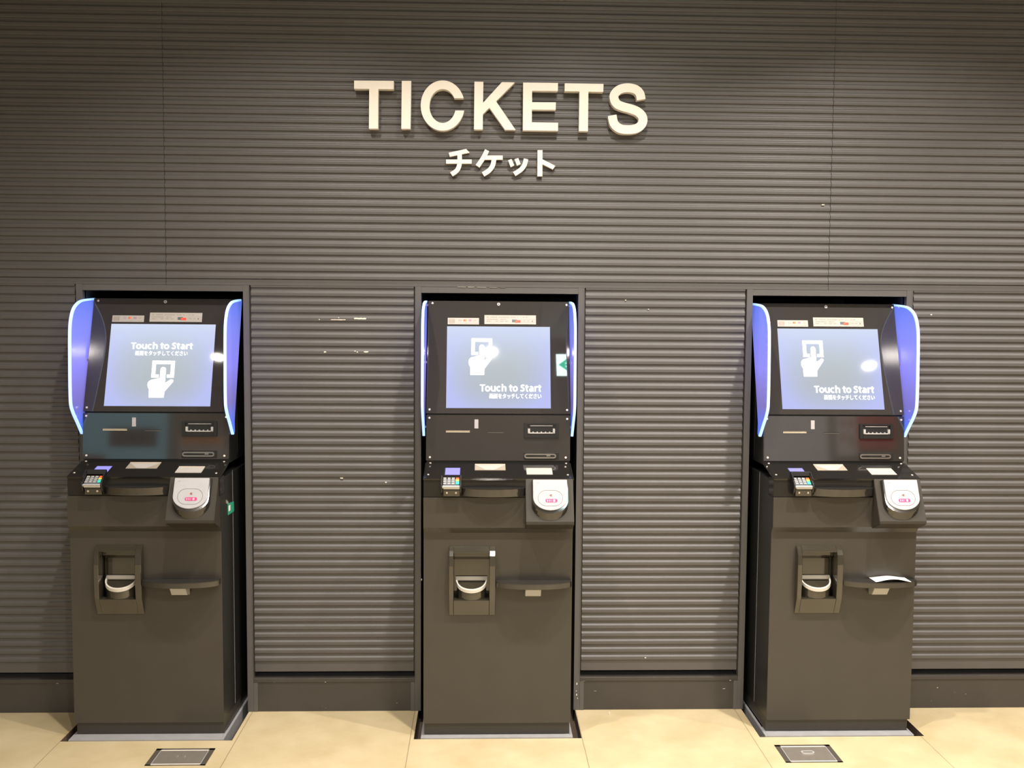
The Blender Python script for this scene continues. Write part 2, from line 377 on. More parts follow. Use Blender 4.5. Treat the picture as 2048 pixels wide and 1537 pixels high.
# ------------------------------------------------------------------ ticket machine
BZ = plane(-.010, 1.443, .302)     # screen bezel
PN = plane(-.1185, .978, .09)      # card and cash panel
CT_L = math.hypot(.128, .034)
def CT(u, v, n):                   # console top: v runs from the front edge to the back
    return (u, -.250+v*.128/CT_L-n*.034/CT_L, .9255+v*.034/CT_L+n*.128/CT_L)
RD_L = math.hypot(.064, .137)
def RD(u, v, n):                   # sloping face of the card reader: v up from its lower edge
    return (u, -.317+v*.064/RD_L-n*.137/RD_L, .787+v*.137/RD_L-n*.064/RD_L*-1)
X0, X1 = -.264, .254
SU0, SU1 = -.1905, .1815; SV0, SV1 = BZ.v(1.155), BZ.v(1.443)     # the lit display
def text_poly(body, u0, u1, v0, v1, bold):
    c = bpy.data.curves.new('message', 'FONT'); c.body = body; c.size = 1; c.offset = bold
    o = bpy.data.objects.new('message', c); COL.objects.link(o); bpy.context.view_layer.update()
    me = bpy.data.meshes.new_from_object(o.evaluated_get(bpy.context.evaluated_depsgraph_get()))
    xs_ = [v.co.x for v in me.vertices]; ys_ = [v.co.y for v in me.vertices]
    ax, bx, ay, by = min(xs_), max(xs_), min(ys_), max(ys_)
    for v in me.vertices:
        u = u0+(v.co.x-ax)/(bx-ax)*(u1-u0); q = v0+(v.co.y-ay)/(by-ay)*(v1-v0); v.co = BZ(u, q, .0028)
    me.materials.clear(); me.materials.append(MT['glyph'])
    bpy.data.objects.remove(o); bpy.data.curves.remove(c); return me
def glyph_line():
    """'Touch to Start' in plain bold strokes: list of polygons, em units"""
    w_ = .155; out = []; x = [0.0]
    def put(polys, adv):
        out.extend([[(px+x[0], py) for px, py in p] for p in polys]); x[0] += adv
    def ring(cx, cy, rx, ry, a0, a1, n=20):
        return [(cx+(rx)*math.cos(math.radians(a0+(a1-a0)*i/n)), cy+ry*math.sin(math.radians(a0+(a1-a0)*i/n))) for i in range(n+1)]+\
               [(cx+(rx-w_)*math.cos(math.radians(a1+(a0-a1)*i/n)), cy+(ry-w_*.86)*math.sin(math.radians(a1+(a0-a1)*i/n))) for i in range(n+1)]
    bar = lambda a, b, c, d: [(a, c), (b, c), (b, d), (a, d)]
    T_ = [bar(0, .56, .585, .714), bar(.28-w_/2, .28+w_/2, 0, .59)]
    o_ = [ring(.29, .275, .285, .288, 0, 180), ring(.29, .275, .285, .288, 180, 360)]
    u_ = [bar(.03, .03+w_, .2, .55), bar(.40, .40+w_, 0, .55), ring(.2925, .2, .2625, .212, 180, 322)]
    c_ = [ring(.28, .275, .275, .288, 52, 180), ring(.28, .275, .275, .288, 180, 308)]
    h_ = [bar(.03, .03+w_, 0, .76), bar(.40, .40+w_, 0, .34), ring(.2925, .34, .2625, .222, 0, 145)]
    t_ = [bar(.09, .09+w_, .16, .68), bar(0, .37, .43, .55), ring(.265, .175, .175, .185, 180, 292)]
    S_ = [stroke([(.455, .60), (.36, .642), (.23, .645), (.125, .585), (.115, .495), (.19, .42), (.30, .365), (.39, .29), (.385, .15), (.28, .075), (.15, .072), (.035, .125)], w_*.9, 5)]
    a_ = [bar(.36, .36+w_, 0, .36), ring(.265, .34, .25, .222, 0, 128), ring(.235, .165, .205, .178, 0, 180), ring(.235, .165, .205, .178, 180, 360)]
    r_ = [bar(.03, .03+w_, 0, .55), ring(.32, .30, .29, .26, 75, 150)]
    for gl, adv in ((T_, .55), (o_, .62), (u_, .63), (c_, .55), (h_, .63), (None, .22), (t_, .39), (o_, .60), (None, .24), (S_, .545), (t_, .40), (a_, .60), (r_, .40), (t_, .40)):
        if gl is None: x[0] += adv
        else: put(gl, adv)
    return out
def latin_mesh(u0, u1, v0, v1):
    P_ = glyph_line(); ax = min(p[0] for q in P_ for p in q); bx = max(p[0] for q in P_ for p in q)
    mb = MB()
    for i, q in enumerate(P_): mb.poly(BZ, [(u0+(px-ax)/(bx-ax)*(u1-u0), v0+(py+.012)/.775*(v1-v0)) for px, py in q], .0020, .0028+.00001*(i % 5), 'glyph')
    return mb.mesh('message_text')
def su(f): return SU0+f*(SU1-SU0)
def sv(f): return SV1-f*(SV1-SV0)          # f counted down from the top of the display
CACHE = {}
def cached(key, fn):
    if key not in CACHE: CACHE[key] = fn()
    return CACHE[key]
def icon_mesh(fx0, fx1, fy0, fy1):
    # box with a finger touching it, drawn in a 903-675 x 570-928 picture
    def T(p): return (su(fx0+(p[0]-675)/228*(fx1-fx0)), sv(fy0+(p[1]-570)/358*(fy1-fy0)))
    mb = MB()
    for q in ([(703, 570), (903, 570), (903, 603), (703, 603)], [(703, 603), (736, 603), (736, 735), (703, 735)], [(870, 603), (903, 603), (903, 735), (870, 735)],
              [(736, 704), (768, 704), (768, 735), (736, 735)], [(840, 704), (870, 704), (870, 735), (840, 735)]):
        mb.poly(BZ, [T(p) for p in q], .0022, .0028, 'glyph')
    hand = arc(804, 655, 24, 24, 180, 360, 10)+[(828, 786)]+[(878, 750), (890, 750), (900, 757), (901, 768), (896, 778)]+[(830, 868), (826, 928), (695, 928), (692, 850), (680, 828), (675, 805), (677, 783), (687, 768), (703, 757), (780, 738)]
    mb.poly(BZ, [T(p) for p in hand], .0022, .0028, 'glyph')
    return mb.mesh('hand_icon')
def dashes(mb, P, u0, u1, v, h, k, n0, n1, dens=1.0):
    u = u0
    while u < u1:
        l = random.uniform(.0012, .004)
        if random.random() < .85*dens: mb.slab(P, u, min(u+l, u1), v-h/2, v+h/2, n0, n1, k)
        u += l+random.uniform(.0006, .0014)
def D_shape(x0, x1, vt, vb, vs, n=20):
    cx, rx = (x0+x1)/2, (x1-x0)/2
    return [(x0, vt), (x0, vs)]+[(cx-rx*math.cos(math.pi*i/n), vs-(vs-vb)*math.sin(math.pi*i/n)) for i in range(1, n)]+[(x1, vs), (x1, vt)]
def meshes():
    R = {}
    mb = MB(); k = 'body'
    hx0, hx1, hz0, hz1 = -.163, -.033, .452, .674
    mb.prism_x([(-.190, .051), (-.190, .915), (.36, .915), (.36, .051)], X0, X1, 'side')
    for a in ((X0, hx0, .051, .731), (hx1, X1, .051, .731), (hx0, hx1, .051, hz0), (hx0, hx1, hz1, .731)):
        mb.add([(a[0], -.236, a[2]), (a[1], -.236, a[2]), (a[1], -.236, a[3]), (a[0], -.236, a[3])], [(0, 1, 2, 3)], k)
    mb.add([(x, y, z) for x in (X0, X1) for y, z in ((-.236, .731), (-.252, .752), (-.252, .8575))], [(0, 3, 4, 1), (1, 4, 5, 2)], k)
    for x in (X0, X1): mb.add([(x, -.236, .051), (x, -.19, .051), (x, -.19, .8575), (x, -.252, .8575), (x, -.252, .752), (x, -.236, .731)], [(0, 1, 2, 3, 4, 5)], 'side')
    mb.add([(X0, -.236, .051), (X1, -.236, .051), (X1, -.19, .051), (X0, -.19, .051)], [(0, 1, 2, 3)], 'side')
    mb.add([(X0, -.252, .8575), (X1, -.252, .8575), (X1, -.19, .8575), (X0, -.19, .8575)], [(0, 1, 2, 3)], 'side')
    for a in ((hx0, hx0), (hx1, hx1)): mb.add([(a[0], -.236, hz0), (a[0], -.236, hz1), (a[0], -.19, hz1), (a[0], -.19, hz0)], [(0, 1, 2, 3)], 'plast')
    mb.add([(hx0, -.236, hz0), (hx1, -.236, hz0), (hx1, -.19, hz0), (hx0, -.19, hz0)], [(0, 1, 2, 3)], 'plast')
    mb.add([(hx0, -.236, hz1), (hx1, -.236, hz1), (hx1, -.19, hz1), (hx0, -.19, hz1)], [(0, 1, 2, 3)], 'plast')
    for x, s in ((X0, -1), (X1, 1)): mb.box(x-.0006 if s < 0 else x, x if s < 0 else x+.0006, -.0775, -.0760, .055, .92, 'zinc')     # seam of the rear housing
    R['cabinet'] = mb.mesh('cabinet')
    mb = MB(); mb.box(X0+.002, X1-.002, -.2205, .34, .0045, .0485, 'plinth'); R['plinth'] = mb.mesh('plinth', bevel=.0012, seg=1)
    for f in R['plinth'].polygons: pass
    mb = MB(); mb.prism_x([(-.2475, .8580), (-.2475, .9185), (-.243, .9215), (-.19, .9215), (-.19, .8580)], X0, X1, 'fascia'); R['fascia'] = mb.mesh('fascia', bevel=.0012)
    mb = MB(); mb.slab(CT, X0-.001, X1+.001, -.003, CT_L+.002, -.008, .0, 'console'); R['console_top'] = mb.mesh('console_top', bevel=.0018)
    mb = MB(); mb.prism_x([(.36, .95), (-.112, .95), (-.094, 1.13), (.030, 1.538), (.36, 1.538)], X0+.003, X1-.003, 'side')
    for x in (X0+.0024, X1-.003): mb.box(x, x+.0006, .009, .0105, .97, 1.5, 'zinc')
    R['head_housing'] = mb.mesh('head_housing', bevel=.001, seg=1)
    mb = MB(); mb.slab(PN, X0+.001, X1-.001, PN.v(.966), PN.v(1.1285), -.01, 0, 'gloss'); R['cash_panel'] = mb.mesh('cash_panel', bevel=.0012)
    mb = MB(); v0, v1 = BZ.v(1.134), BZ.v(1.5375); g = .002
    for a in ((X0+.001, SU0-g, v0, v1), (SU1+g, X1-.001, v0, v1), (SU0-g, SU1+g, v0, SV0-g), (SU0-g, SU1+g, SV1+g, v1)): mb.slab(BZ, *a, -.008, 0, 'bezel')
    R['bezel'] = mb.mesh('bezel')
    mb = MB(); P = [BZ(u, v, -.0008) for u, v in ((SU0-g, SV0-g), (SU1+g, SV0-g), (SU1+g, SV1+g), (SU0-g, SV1+g))]; Q = [BZ(u, v, -.006) for u, v in ((SU0-g, SV0-g), (SU1+g, SV0-g), (SU1+g, SV1+g), (SU0-g, SV1+g))]
    mb.prism(Q, P, 'screen'); me = mb.mesh('screen'); uvl = me.uv_layers.new(name='UVMap')
    for lp in me.loops:
        c = me.vertices[lp.vertex_index].co; uvl.data[lp.index].uv = ((c.x-SU0)/(SU1-SU0), (c.z-1.155)/(1.443-1.155))
    R['screen'] = me
    # side wings: lit acrylic blades with a bright front edge
    prof = [(-.065, 1.531), (-.115, 1.518), (-.147, 1.499), (-.166, 1.474), (-.178, 1.442), (-.184, 1.391), (-.187, 1.323), (-.19, 1.245), (-.19, 1.185), (-.185, 1.157), (-.165, 1.127), (-.14, 1.1), (-.118, 1.075), (-.098, 1.052)]
    front = [(.040, 1.5385)]+prof; sm = []
    for i in range(len(front)-1):
        a, b, c, d = [Vector(front[min(max(i+q, 0), len(front)-1)]) for q in (-1, 0, 1, 2)]
        for q in range(4):
            t = q/4; sm.append(tuple(.5*(2*b+(c-a)*t+(2*a-5*b+4*c-d)*t*t+(3*b-a-3*c+d)*t**3)))
    front = sm+[front[-1]]
    inner = []
    for i, (y, z) in enumerate(front):
        a = Vector(front[max(i-1, 0)]); b = Vector(front[min(i+1, len(front)-1)]); t = (b-a).normalized(); n = Vector((-t.y, t.x))
        inner.append((y+n.x*.0065, z+n.y*.0065) if n.x > 0 or i == 0 else (y-n.x*.0065, z-n.y*.0065))
    inner[0] = (.040, 1.5325); inner[-1] = (-.088, 1.054)
    for nm, xa, xb in (('L', -.2765, -.2675), ('R', .2565, .2655)):
        mb = MB(); mb.prism_x(inner+[(-.075, 1.058), (-.088+.012, 1.10), (.052, 1.5325)], xa+.001, xb-.001, 'wing'); R['wing'+nm] = mb.mesh('side_wing', bevel=.0008, seg=1)
        mb = MB()
        n = len(front)
        for i in range(n-1): mb.prism_x([front[i], front[i+1], inner[i+1], inner[i]], xa, xb, 'edge')
        R['edge'+nm] = mb.mesh('light_edge')
        s = 1 if nm == 'L' else -1
        for j, (y, z) in enumerate(((.022, 1.522), (-.045, 1.315), (-.092, 1.085))):
            mb = MB(); xx = (xb if nm == 'L' else xa); mb.box(min(xx, xx+s*.004), max(xx, xx+s*.004), y-.005, y+.005, z-.004, z+.004, 'steel')
            R['clip%s%d' % (nm, j)] = mb.mesh('wing_clip', bevel=.001)
    mb = MB(); disc(mb, BZ, 0, 0, .0042, -.0005, .0022, 'bolt', 12); R['bolt'] = mb.mesh('bolt', bevel=.0008, seg=1)
    mb = MB(); disc(mb, BZ, -.0045, BZ.v(1.5265), .0058, -.001, .0015, 'grey', 16); disc(mb, BZ, -.0045, BZ.v(1.5265), .002, .001, .0018, 'plast', 10); R['camera_lens'] = mb.mesh('camera_lens')
    # two paper notices above the display
    mb = MB(); va, vb = BZ.v(1.452), BZ.v(1.4755); u0, u1 = -.1905, -.0765
    mb.slab(BZ, u0, u1, va, vb, 0, .0006, 'label'); t0, t1 = .0006, .0009; vm = (va+vb)/2
    mb.slab(BZ, u0+.004, u0+.026, vm-.009, vm+.009, t0, t1, 'tan')
    for dv in (.006, 0, -.006): dashes(mb, BZ, u0+.006, u0+.025, vm+dv, .0016, 'label', t1, t1+.0002, .8)
    for uu, kk in ((.046, 'ink'), (.064, 'red'), (.082, 'violet'), (.1, 'ink')):
        if kk == 'red': disc(mb, BZ, u0+uu-.003, vm+.003, .0036, t0, t1, 'red'); disc(mb, BZ, u0+uu+.0015, vm+.003, .0036, t0, t1+.0001, 'orange')
        elif kk == 'violet':
            mb.slab(BZ, u0+uu-.006, u0+uu+.005, vm, vm+.0062, t0, t1, 'violet'); mb.slab(BZ, u0+uu-.006, u0+uu+.005, vm+.0022, vm+.0038, t1, t1+.0002, 'label')
        else: dashes(mb, BZ, u0+uu-.006, u0+uu+.005, vm+.005, .002, 'ink', t0, t1); dashes(mb, BZ, u0+uu-.006, u0+uu+.005, vm+.001, .002, 'ink', t0, t1)
    dashes(mb, BZ, u0+.034, u1-.006, va+.004, .0012, 'ink', t0, t1, .7)
    R['cards_notice'] = mb.mesh('notice_label')
    mb = MB(); va, vb = BZ.v(1.4535), BZ.v(1.4865); u0, u1 = -.0565, .1325
    mb.slab(BZ, u0, u1, va, vb, 0, .0006, 'label')
    dashes(mb, BZ, u0+.008, u1-.03, vb-.008, .0032, 'ink', t0, t1)
    for a, b in ((.008, .05), (.058, .086)):
        dashes(mb, BZ, u0+a, u0+b, vb-.0165, .0030, 'ink', t0, t1); dashes(mb, BZ, u0+a, u0+b, vb-.0235, .0030, 'ink', t0, t1)
    mb.slab(BZ, u0+.101, u0+.120, va+.0075, va+.018, t0, t1, 'dgrey'); mb.slab(BZ, u0+.113, u0+.132, va+.0062, va+.0155, t1, t1+.0002, 'red'); disc(mb, BZ, u0+.118, va+.0115, .002, t1+.0002, t1+.0004, 'orange', 8)
    mb.slab(BZ, u0+.1375, u1-.004, va+.0065, va+.007, t0, t1, 'ink'); mb.slab(BZ, u0+.1375, u1-.004, va+.0182, va+.0187, t0, t1, 'ink')
    mb.slab(BZ, u0+.1375, u0+.138, va+.0065, va+.0187, t0, t1, 'ink'); mb.slab(BZ, u1-.0045, u1-.004, va+.0065, va+.0187, t0, t1, 'ink')
    dashes(mb, BZ, u0+.142, u0+.166, va+.0125, .003, 'ink', t0, t1); disc(mb, BZ, u1-.0135, va+.0118, .0024, t0, t1, 'dgrey', 8)
    R['contactless_notice'] = mb.mesh('notice_label')
    # slots on the cash panel
    mb = MB(); v = PN.v(1.0705); mb.slab(PN, -.1935, -.1065, v-.0028, v+.0028, -.002, .0004, 'plast'); mb.slab(PN, -.1925, -.107, v-.0034, v-.0008, .0, .0018, 'gold'); mb.slab(PN, -.1925, -.107, v+.0012, v+.0024, .0, .001, 'gold'); R['ticket_slot'] = mb.mesh('ticket_slot')
    mb = MB(); v = PN.v(1.0675); mb.slab(PN, -.043, .014, v-.0005, v+.0022, -.001, .0004, 'plast'); mb.slab(PN, -.043, .014, v-.0016, v-.0003, 0, .0010, 'steel'); R['receipt_slot'] = mb.mesh('receipt_slot')
    mb = MB(); mb.slab(PN, -.0905, -.0765, PN.v(1.081), PN.v(1.113), -.001, .0008, 'grey'); R['indicator_window'] = mb.mesh('indicator_window', bevel=.0005, seg=1)
    mb = MB(); a, b = PN.v(1.047), PN.v(1.1015)
    for q in ((.087, .099, a, b), (.1995, .2115, a, b), (.099, .1995, a, a+.016), (.099, .1995, b-.007, b)): mb.slab(PN, *q, -.004, .006, 'plast')
    mb.slab(PN, .099, .1995, a+.016, b-.007, -.006, .0005, 'plast'); R['banknote_slot'] = mb.mesh('banknote_slot', bevel=.0015)
    mb = MB(); a2_ = a+.0165; b2_ = b-.0075
    mb.slab(PN, .1005, .198, a2_, a2_+.004, .0004, .0085, 'silver')
    for q in ((.1005, .1085), (.190, .198)): mb.slab(PN, *q, a2_, a2_+.018, .0004, .0085, 'silver')
    mb.slab(PN, .1085, .190, b2_-.004, b2_-.0015, .0004, .004, 'grey')
    for i in range(5): disc(mb, PN, .1195+.0148*i, a2_+.0055, .0024, .002, .0085, 'silver', 8)
    R['banknote_mouth'] = mb.mesh('mouth_guide', bevel=.0007, seg=1)
    mb = MB(); a, b = PN.v(.9705), PN.v(.9965); mb.slab(PN, .0865, .2115, a, b, -.002, .0012, 'plast'); R['coin_slot'] = mb.mesh('coin_slot', bevel=.0008, seg=1)
    mb = MB(); vm = (a+b)/2
    outer = [(.097+.0085*math.cos(t), vm+.0085*math.sin(t)) for t in [math.pi/2+math.pi*i/8 for i in range(9)]]+[(.194+.0085*math.cos(t), vm+.0085*math.sin(t)) for t in [-math.pi/2+math.pi*i/8 for i in range(9)]]
    inn = [(.146+(u-.146)*.93, vm+(v-vm)*.42) for u, v in outer]
    for i in range(len(outer)):
        j = (i+1) % len(outer); mb.poly(PN, [outer[i], outer[j], inn[j], inn[i]], .001, .0045, 'steel')
    mb.slab(PN, .125, .165, vm-.0022, vm+.0010, .001, .003, 'side'); mb.slab(PN, .168, .182, vm-.001, vm+.003, .001, .004, 'steel')
    R['coin_ring'] = mb.mesh('coin_ring')
    # flat items let into the console top
    mb = MB(); c0, c1 = .065, .116
    mb.slab(CT, -.088, .020, c0, c1, 0, .0008, 'tan'); mb.poly(CT, [(-.086, c1-.006), (.018, c1-.006), (-.020, c0+.001), (-.050, c0+.001)], .0008, .0014, 'label'); mb.slab(CT, -.088, .020, c1-.003, c1+.002, .0008, .0016, 'cream')
    R['arrow_label'] = mb.mesh('arrow_label')
    mb = MB(); mb.slab(CT, .093, .1835, .029, .083, 0, .0012, 'label'); mb.slab(CT, .093, .182, .076, .083, .0012, .0016, 'cream'); R['blank_label'] = mb.mesh('blank_label')
    mb = MB(); mb.slab(CT, .083, .192, .088, .112, 0, .0006, 'plast'); R['sensor_strip'] = mb.mesh('sensor_strip')
    mb = MB(); mb.slab(CT, -.196, -.137, .022, .086, 0, .0008, 'plast'); mb.slab(CT, -.191, -.1395, .024, .082, .0008, .0016, 'bluel'); R['guide_light'] = mb.mesh('guide_light')
    mb = MB(); disc(mb, CT, 0, 0, .0042, 0, .0022, 'bolt', 12); R['cbolt'] = mb.mesh('bolt', bevel=.0008, seg=1)
    # card terminal
    kx0, kx1 = -.2035, -.1325
    mb = MB()
    for a, b in ((kx0, kx0+.006), (kx1-.006, kx1)): mb.prism_x([(-.246, .880), (-.246, .937), (-.254, .934), (-.283, .911), (-.2865, .900), (-.279, .880), (-.262, .867)], a, b, 'plast')
    mb.prism_x([(-.2435, .880), (-.2435, .923), (-.280, .899), (-.276, .886), (-.262, .872)], kx0+.006, kx1-.006, 'plast')
    R['terminal'] = mb.mesh('payment_terminal', bevel=.001, seg=1)
    mb = MB()
    mb.prism_x([(-.234, .929), (-.236, .947), (-.244, .947), (-.2465, .931)], kx0+.004, kx1-.001, 'plast')
    for a, b in ((kx0-.0005, kx0+.004), (kx1-.004, kx1+.0005)): mb.prism_x([(-.236, .928), (-.237, .947), (-.246, .946), (-.272, .928), (-.272, .918), (-.246, .925)], a, b, 'plast')
    R['hood'] = mb.mesh('privacy_hood', bevel=.001, seg=1)
    KL = math.hypot(.032, .021)
    def KP(u, v, n): return (u, -.2775+v*.032/KL-n*.021/KL, .9035+v*.021/KL+n*.032/KL)
    mb = MB(); mb.slab(KP, -.1965, -.1395, -.002, .039, -.002, .0012, 'dgrey')
    for c in range(3):
        for r in range(4): mb.slab(KP, -.1955+.0142*c, -.1842+.0142*c, .003+.009*r, .0095+.009*r, .001, .004, 'key')
    mb.slab(KP, -.1985, -.1385, -.0095, -.0025, -.004, .003, 'silver')
    R['keypad'] = mb.mesh('keypad', bevel=.0006, seg=1)
    for nm, k, a, b in (('kred', 'kred', .0285, .0365), ('kyel', 'kyel', .0195, .0275), ('kgrn', 'kgrn', .003, .0185)):
        mb = MB(); mb.slab(KP, -.1528, -.1405, a, b, .001, .0045, k); R[nm] = mb.mesh('function_key', bevel=.0008, seg=1)
    mb = MB(); mb.prism_x([(-.252, .864), (-.252, .888), (-.272, .8935), (-.283, .8935), (-.283, .891), (-.276, .889), (-.274, .866)], -.1945, -.1385, 'bronze')
    mb.box(-.1945, -.1385, -.2845, -.270, .8925, .8975, 'rim')
    for x in (-.1825, -.1515):
        mb.prism([(x+.0042*math.cos(t), -.2735, .8785+.0042*math.sin(t)) for t in [2*math.pi*i/12 for i in range(12)]], [(x+.0042*math.cos(t), -.2775, .8785+.0042*math.sin(t)) for t in [2*math.pi*i/12 for i in range(12)]], 'bolt')
    R['bracket'] = mb.mesh('terminal_bracket', bevel=.0006, seg=1)
    # bowed grip on the fascia
    mb = MB(); n = 44; hx0_, hx1_ = -.137, .0865; cx, rx = (hx0_+hx1_)/2, (hx1_-hx0_)/2
    def bow(t, dep): return (cx-rx*math.cos(t), -.2470-dep*math.sin(t))
    top = [bow(math.pi*i/n, .052) for i in range(n+1)]; bot = [bow(math.pi*i/n, .044) for i in range(n+1)]
    vs = [(x, y, .8925) for x, y in top]+[(x, y, .866) for x, y in bot]; m_ = n+1
    mb.add(vs, [(i, i+1, m_+i+1, m_+i) for i in range(n)]+[list(range(m_))]+[list(range(m_, 2*m_))[::-1]], 'gloss')
    R['grip'] = mb.mesh('grip_ledge')
    # contactless card reader
    mb = MB(); mb.prism_x([(-.2505, .9235), (-.254, .9235), (-.317, .787), (-.317, .776), (-.2525, .748), (-.2505, .748)], .0875, .2515, 'rbox'); R['reader'] = mb.mesh('card_reader', bevel=.0015)
    mb = MB(); d1 = D_shape(.109, .231, .142, .024, .07); d0 = D_shape(.107, .233, .143, .004, .06)
    mb.prism([RD(u, v, -.001) for u, v in d0], [RD(u, v, .021) for u, v in d1], 'gloss'); R['reader_pod'] = mb.mesh('reader_pod', bevel=.001, seg=2)
    mb = MB(); d = D_shape(.1115, .2285, .141, .0335, .078); mb.poly(RD, d, .0205, .0255, 'white'); R['reader_plate'] = mb.mesh('reader_plate', bevel=.0012)
    mb = MB(); cx, cv = .170, .076; n0, n1 = .0255, .0259
    def stad(rw, rh, s): return [(cx+s*.016*0+(.043-.029)*math.copysign(1, math.cos(t))*1+rw*math.cos(t), cv+rh*math.sin(t)) for t in [2*math.pi*(i+.5)/40 for i in range(40)]]
    so, si = stad(.0285, .0275, 1), stad(.0275, .0265, 1)
    for i in range(40):
        j = (i+1) % 40; mb.poly(RD, [so[i], so[j], si[j], si[i]], n0, n1, 'thin')
    R['outline_ring'] = mb.mesh('outline_ring'); mb = MB()
    pill = [(.1735+(.0145)*math.copysign(1, math.cos(t))+.0062*math.cos(t), .067+.0062*math.sin(t)) for t in [2*math.pi*(i+.5)/24 for i in range(24)]]
    mb.poly(RD, pill, n0, n1, 'magenta')
    for u, wd in ((.158, .004), (.1655, .0035), (.1725, .0015), (.180, .006)): mb.slab(RD, u, u+wd, .0635, .0705, n1, n1+.0003, 'pink')
    mb.slab(RD, .179, .1855, .0625, .0715, n1+.0003, n1+.0005, 'white'); mb.slab(RD, .1805, .184, .0645, .0695, n1+.0005, n1+.0007, 'pink')
    R['pay_logo'] = mb.mesh('pay_logo'); mb = MB()
    mb.poly(RD, [(.1665, .0855), (.171, .0895), (.171, .0815)], n0, n1, 'red'); mb.poly(RD, [(.171, .0892), (.1775, .0885), (.1735, .0855), (.1775, .0825), (.171, .0818)], n0, n1, 'thin')
    R['arrow_mark'] = mb.mesh('arrow_mark'); mb = MB()
    mb.slab(RD, .1235, .133, .1285, .1297, n0, n1, 'ink'); R['status_line'] = mb.mesh('status_line')
    # change tray
    mb = MB()
    side = [(-.225, .684), (-.2385, .685), (-.253, .671), (-.262, .655), (-.2655, .62), (-.2655, .56), (-.263, .50), (-.240, .440), (-.225, .440)]
    mb.prism_x(side, -.1755, -.1595, 'bronze'); mb.prism_x(side, -.0355, -.0145, 'bronze')
    mb.prism_x([(-.225, .684), (-.2385, .685), (-.253, .671), (-.258, .6645), (-.225, .655)], -.1595, -.0355, 'bronze')
    mb.prism_x([(-.225, .440), (-.240, .440), (-.2635, .499), (-.225, .499)], -.1595, -.0355, 'bronze')
    mb.box(-.1615, -.0335, -.200, -.1955, .47, .672, 'bronze')
    mb.prism_x([(-.226, .657), (-.226, .645), (-.199, .628), (-.199, .657)], -.1595, -.0355, 'bronze')
    R['tray'] = mb.mesh('change_tray', bevel=.0012, seg=1)
    mb = MB(); n = 18; cx, rx = -.0975, .0555
    def rim(s, yb, dep):
        return [(cx-rx*s*math.cos(math.pi*i/n), yb-dep*math.sin(math.pi*i/n)**.75) for i in range(n+1)]
    def zt(y): return .569-(-.206-y)*.58
    o_ = rim(1, -.206, .058); i_ = rim(.90, -.211, .048); b_ = rim(.93, -.206, .0545); m_ = n+1
    vs = [(x, y, zt(y)) for x, y in o_]+[(x, y, zt(y)-.0105) for x, y in o_]+[(x, y, zt(y)+.0002) for x, y in i_]+[(x, y, .529-(-.211-y)*.3) for x, y in i_]
    fs = []
    for i in range(m_):
        j = (i+1) % m_
        fs += [(i, j, m_+j, m_+i), (i, j, 2*m_+j, 2*m_+i), (2*m_+i, 2*m_+j, 3*m_+j, 3*m_+i)]
    fs += [list(range(3*m_, 4*m_))]
    mb.add(vs, fs, 'rim'); R['cup_rim'] = mb.mesh('cup_rim', smooth=False)
    mb = MB(); mb.prism([(x, y, .487) for x, y in b_], [(x, y, zt(y)-.010) for x, y in b_], 'bronze'); R['cup'] = mb.mesh('coin_cup')
    # little shelf
    mb = MB(); n = 18; cx, rx = .1185, .1315
    fr = [(cx-rx*math.cos(math.pi*(.08+.84*i/n))/math.cos(math.pi*.08), -.264-.040*(math.sin(math.pi*(.08+.84*i/n))-.25)/.75) for i in range(n+1)]
    pl = [(cx-rx, -.234)]+fr+[(cx+rx, -.234)]; mb.prism_z(pl, .547, .566, 'gloss'); R['shelf'] = mb.mesh('shelf', bevel=.0015)
    mb = MB(); mb.prism_x([(-.290, .5468), (-.268, .5155), (-.236, .5095), (-.236, .5468)], .089, .143, 'brkt'); R['shelf_tab'] = mb.mesh('shelf_bracket', bevel=.001, seg=1)
    return R
R = meshes()
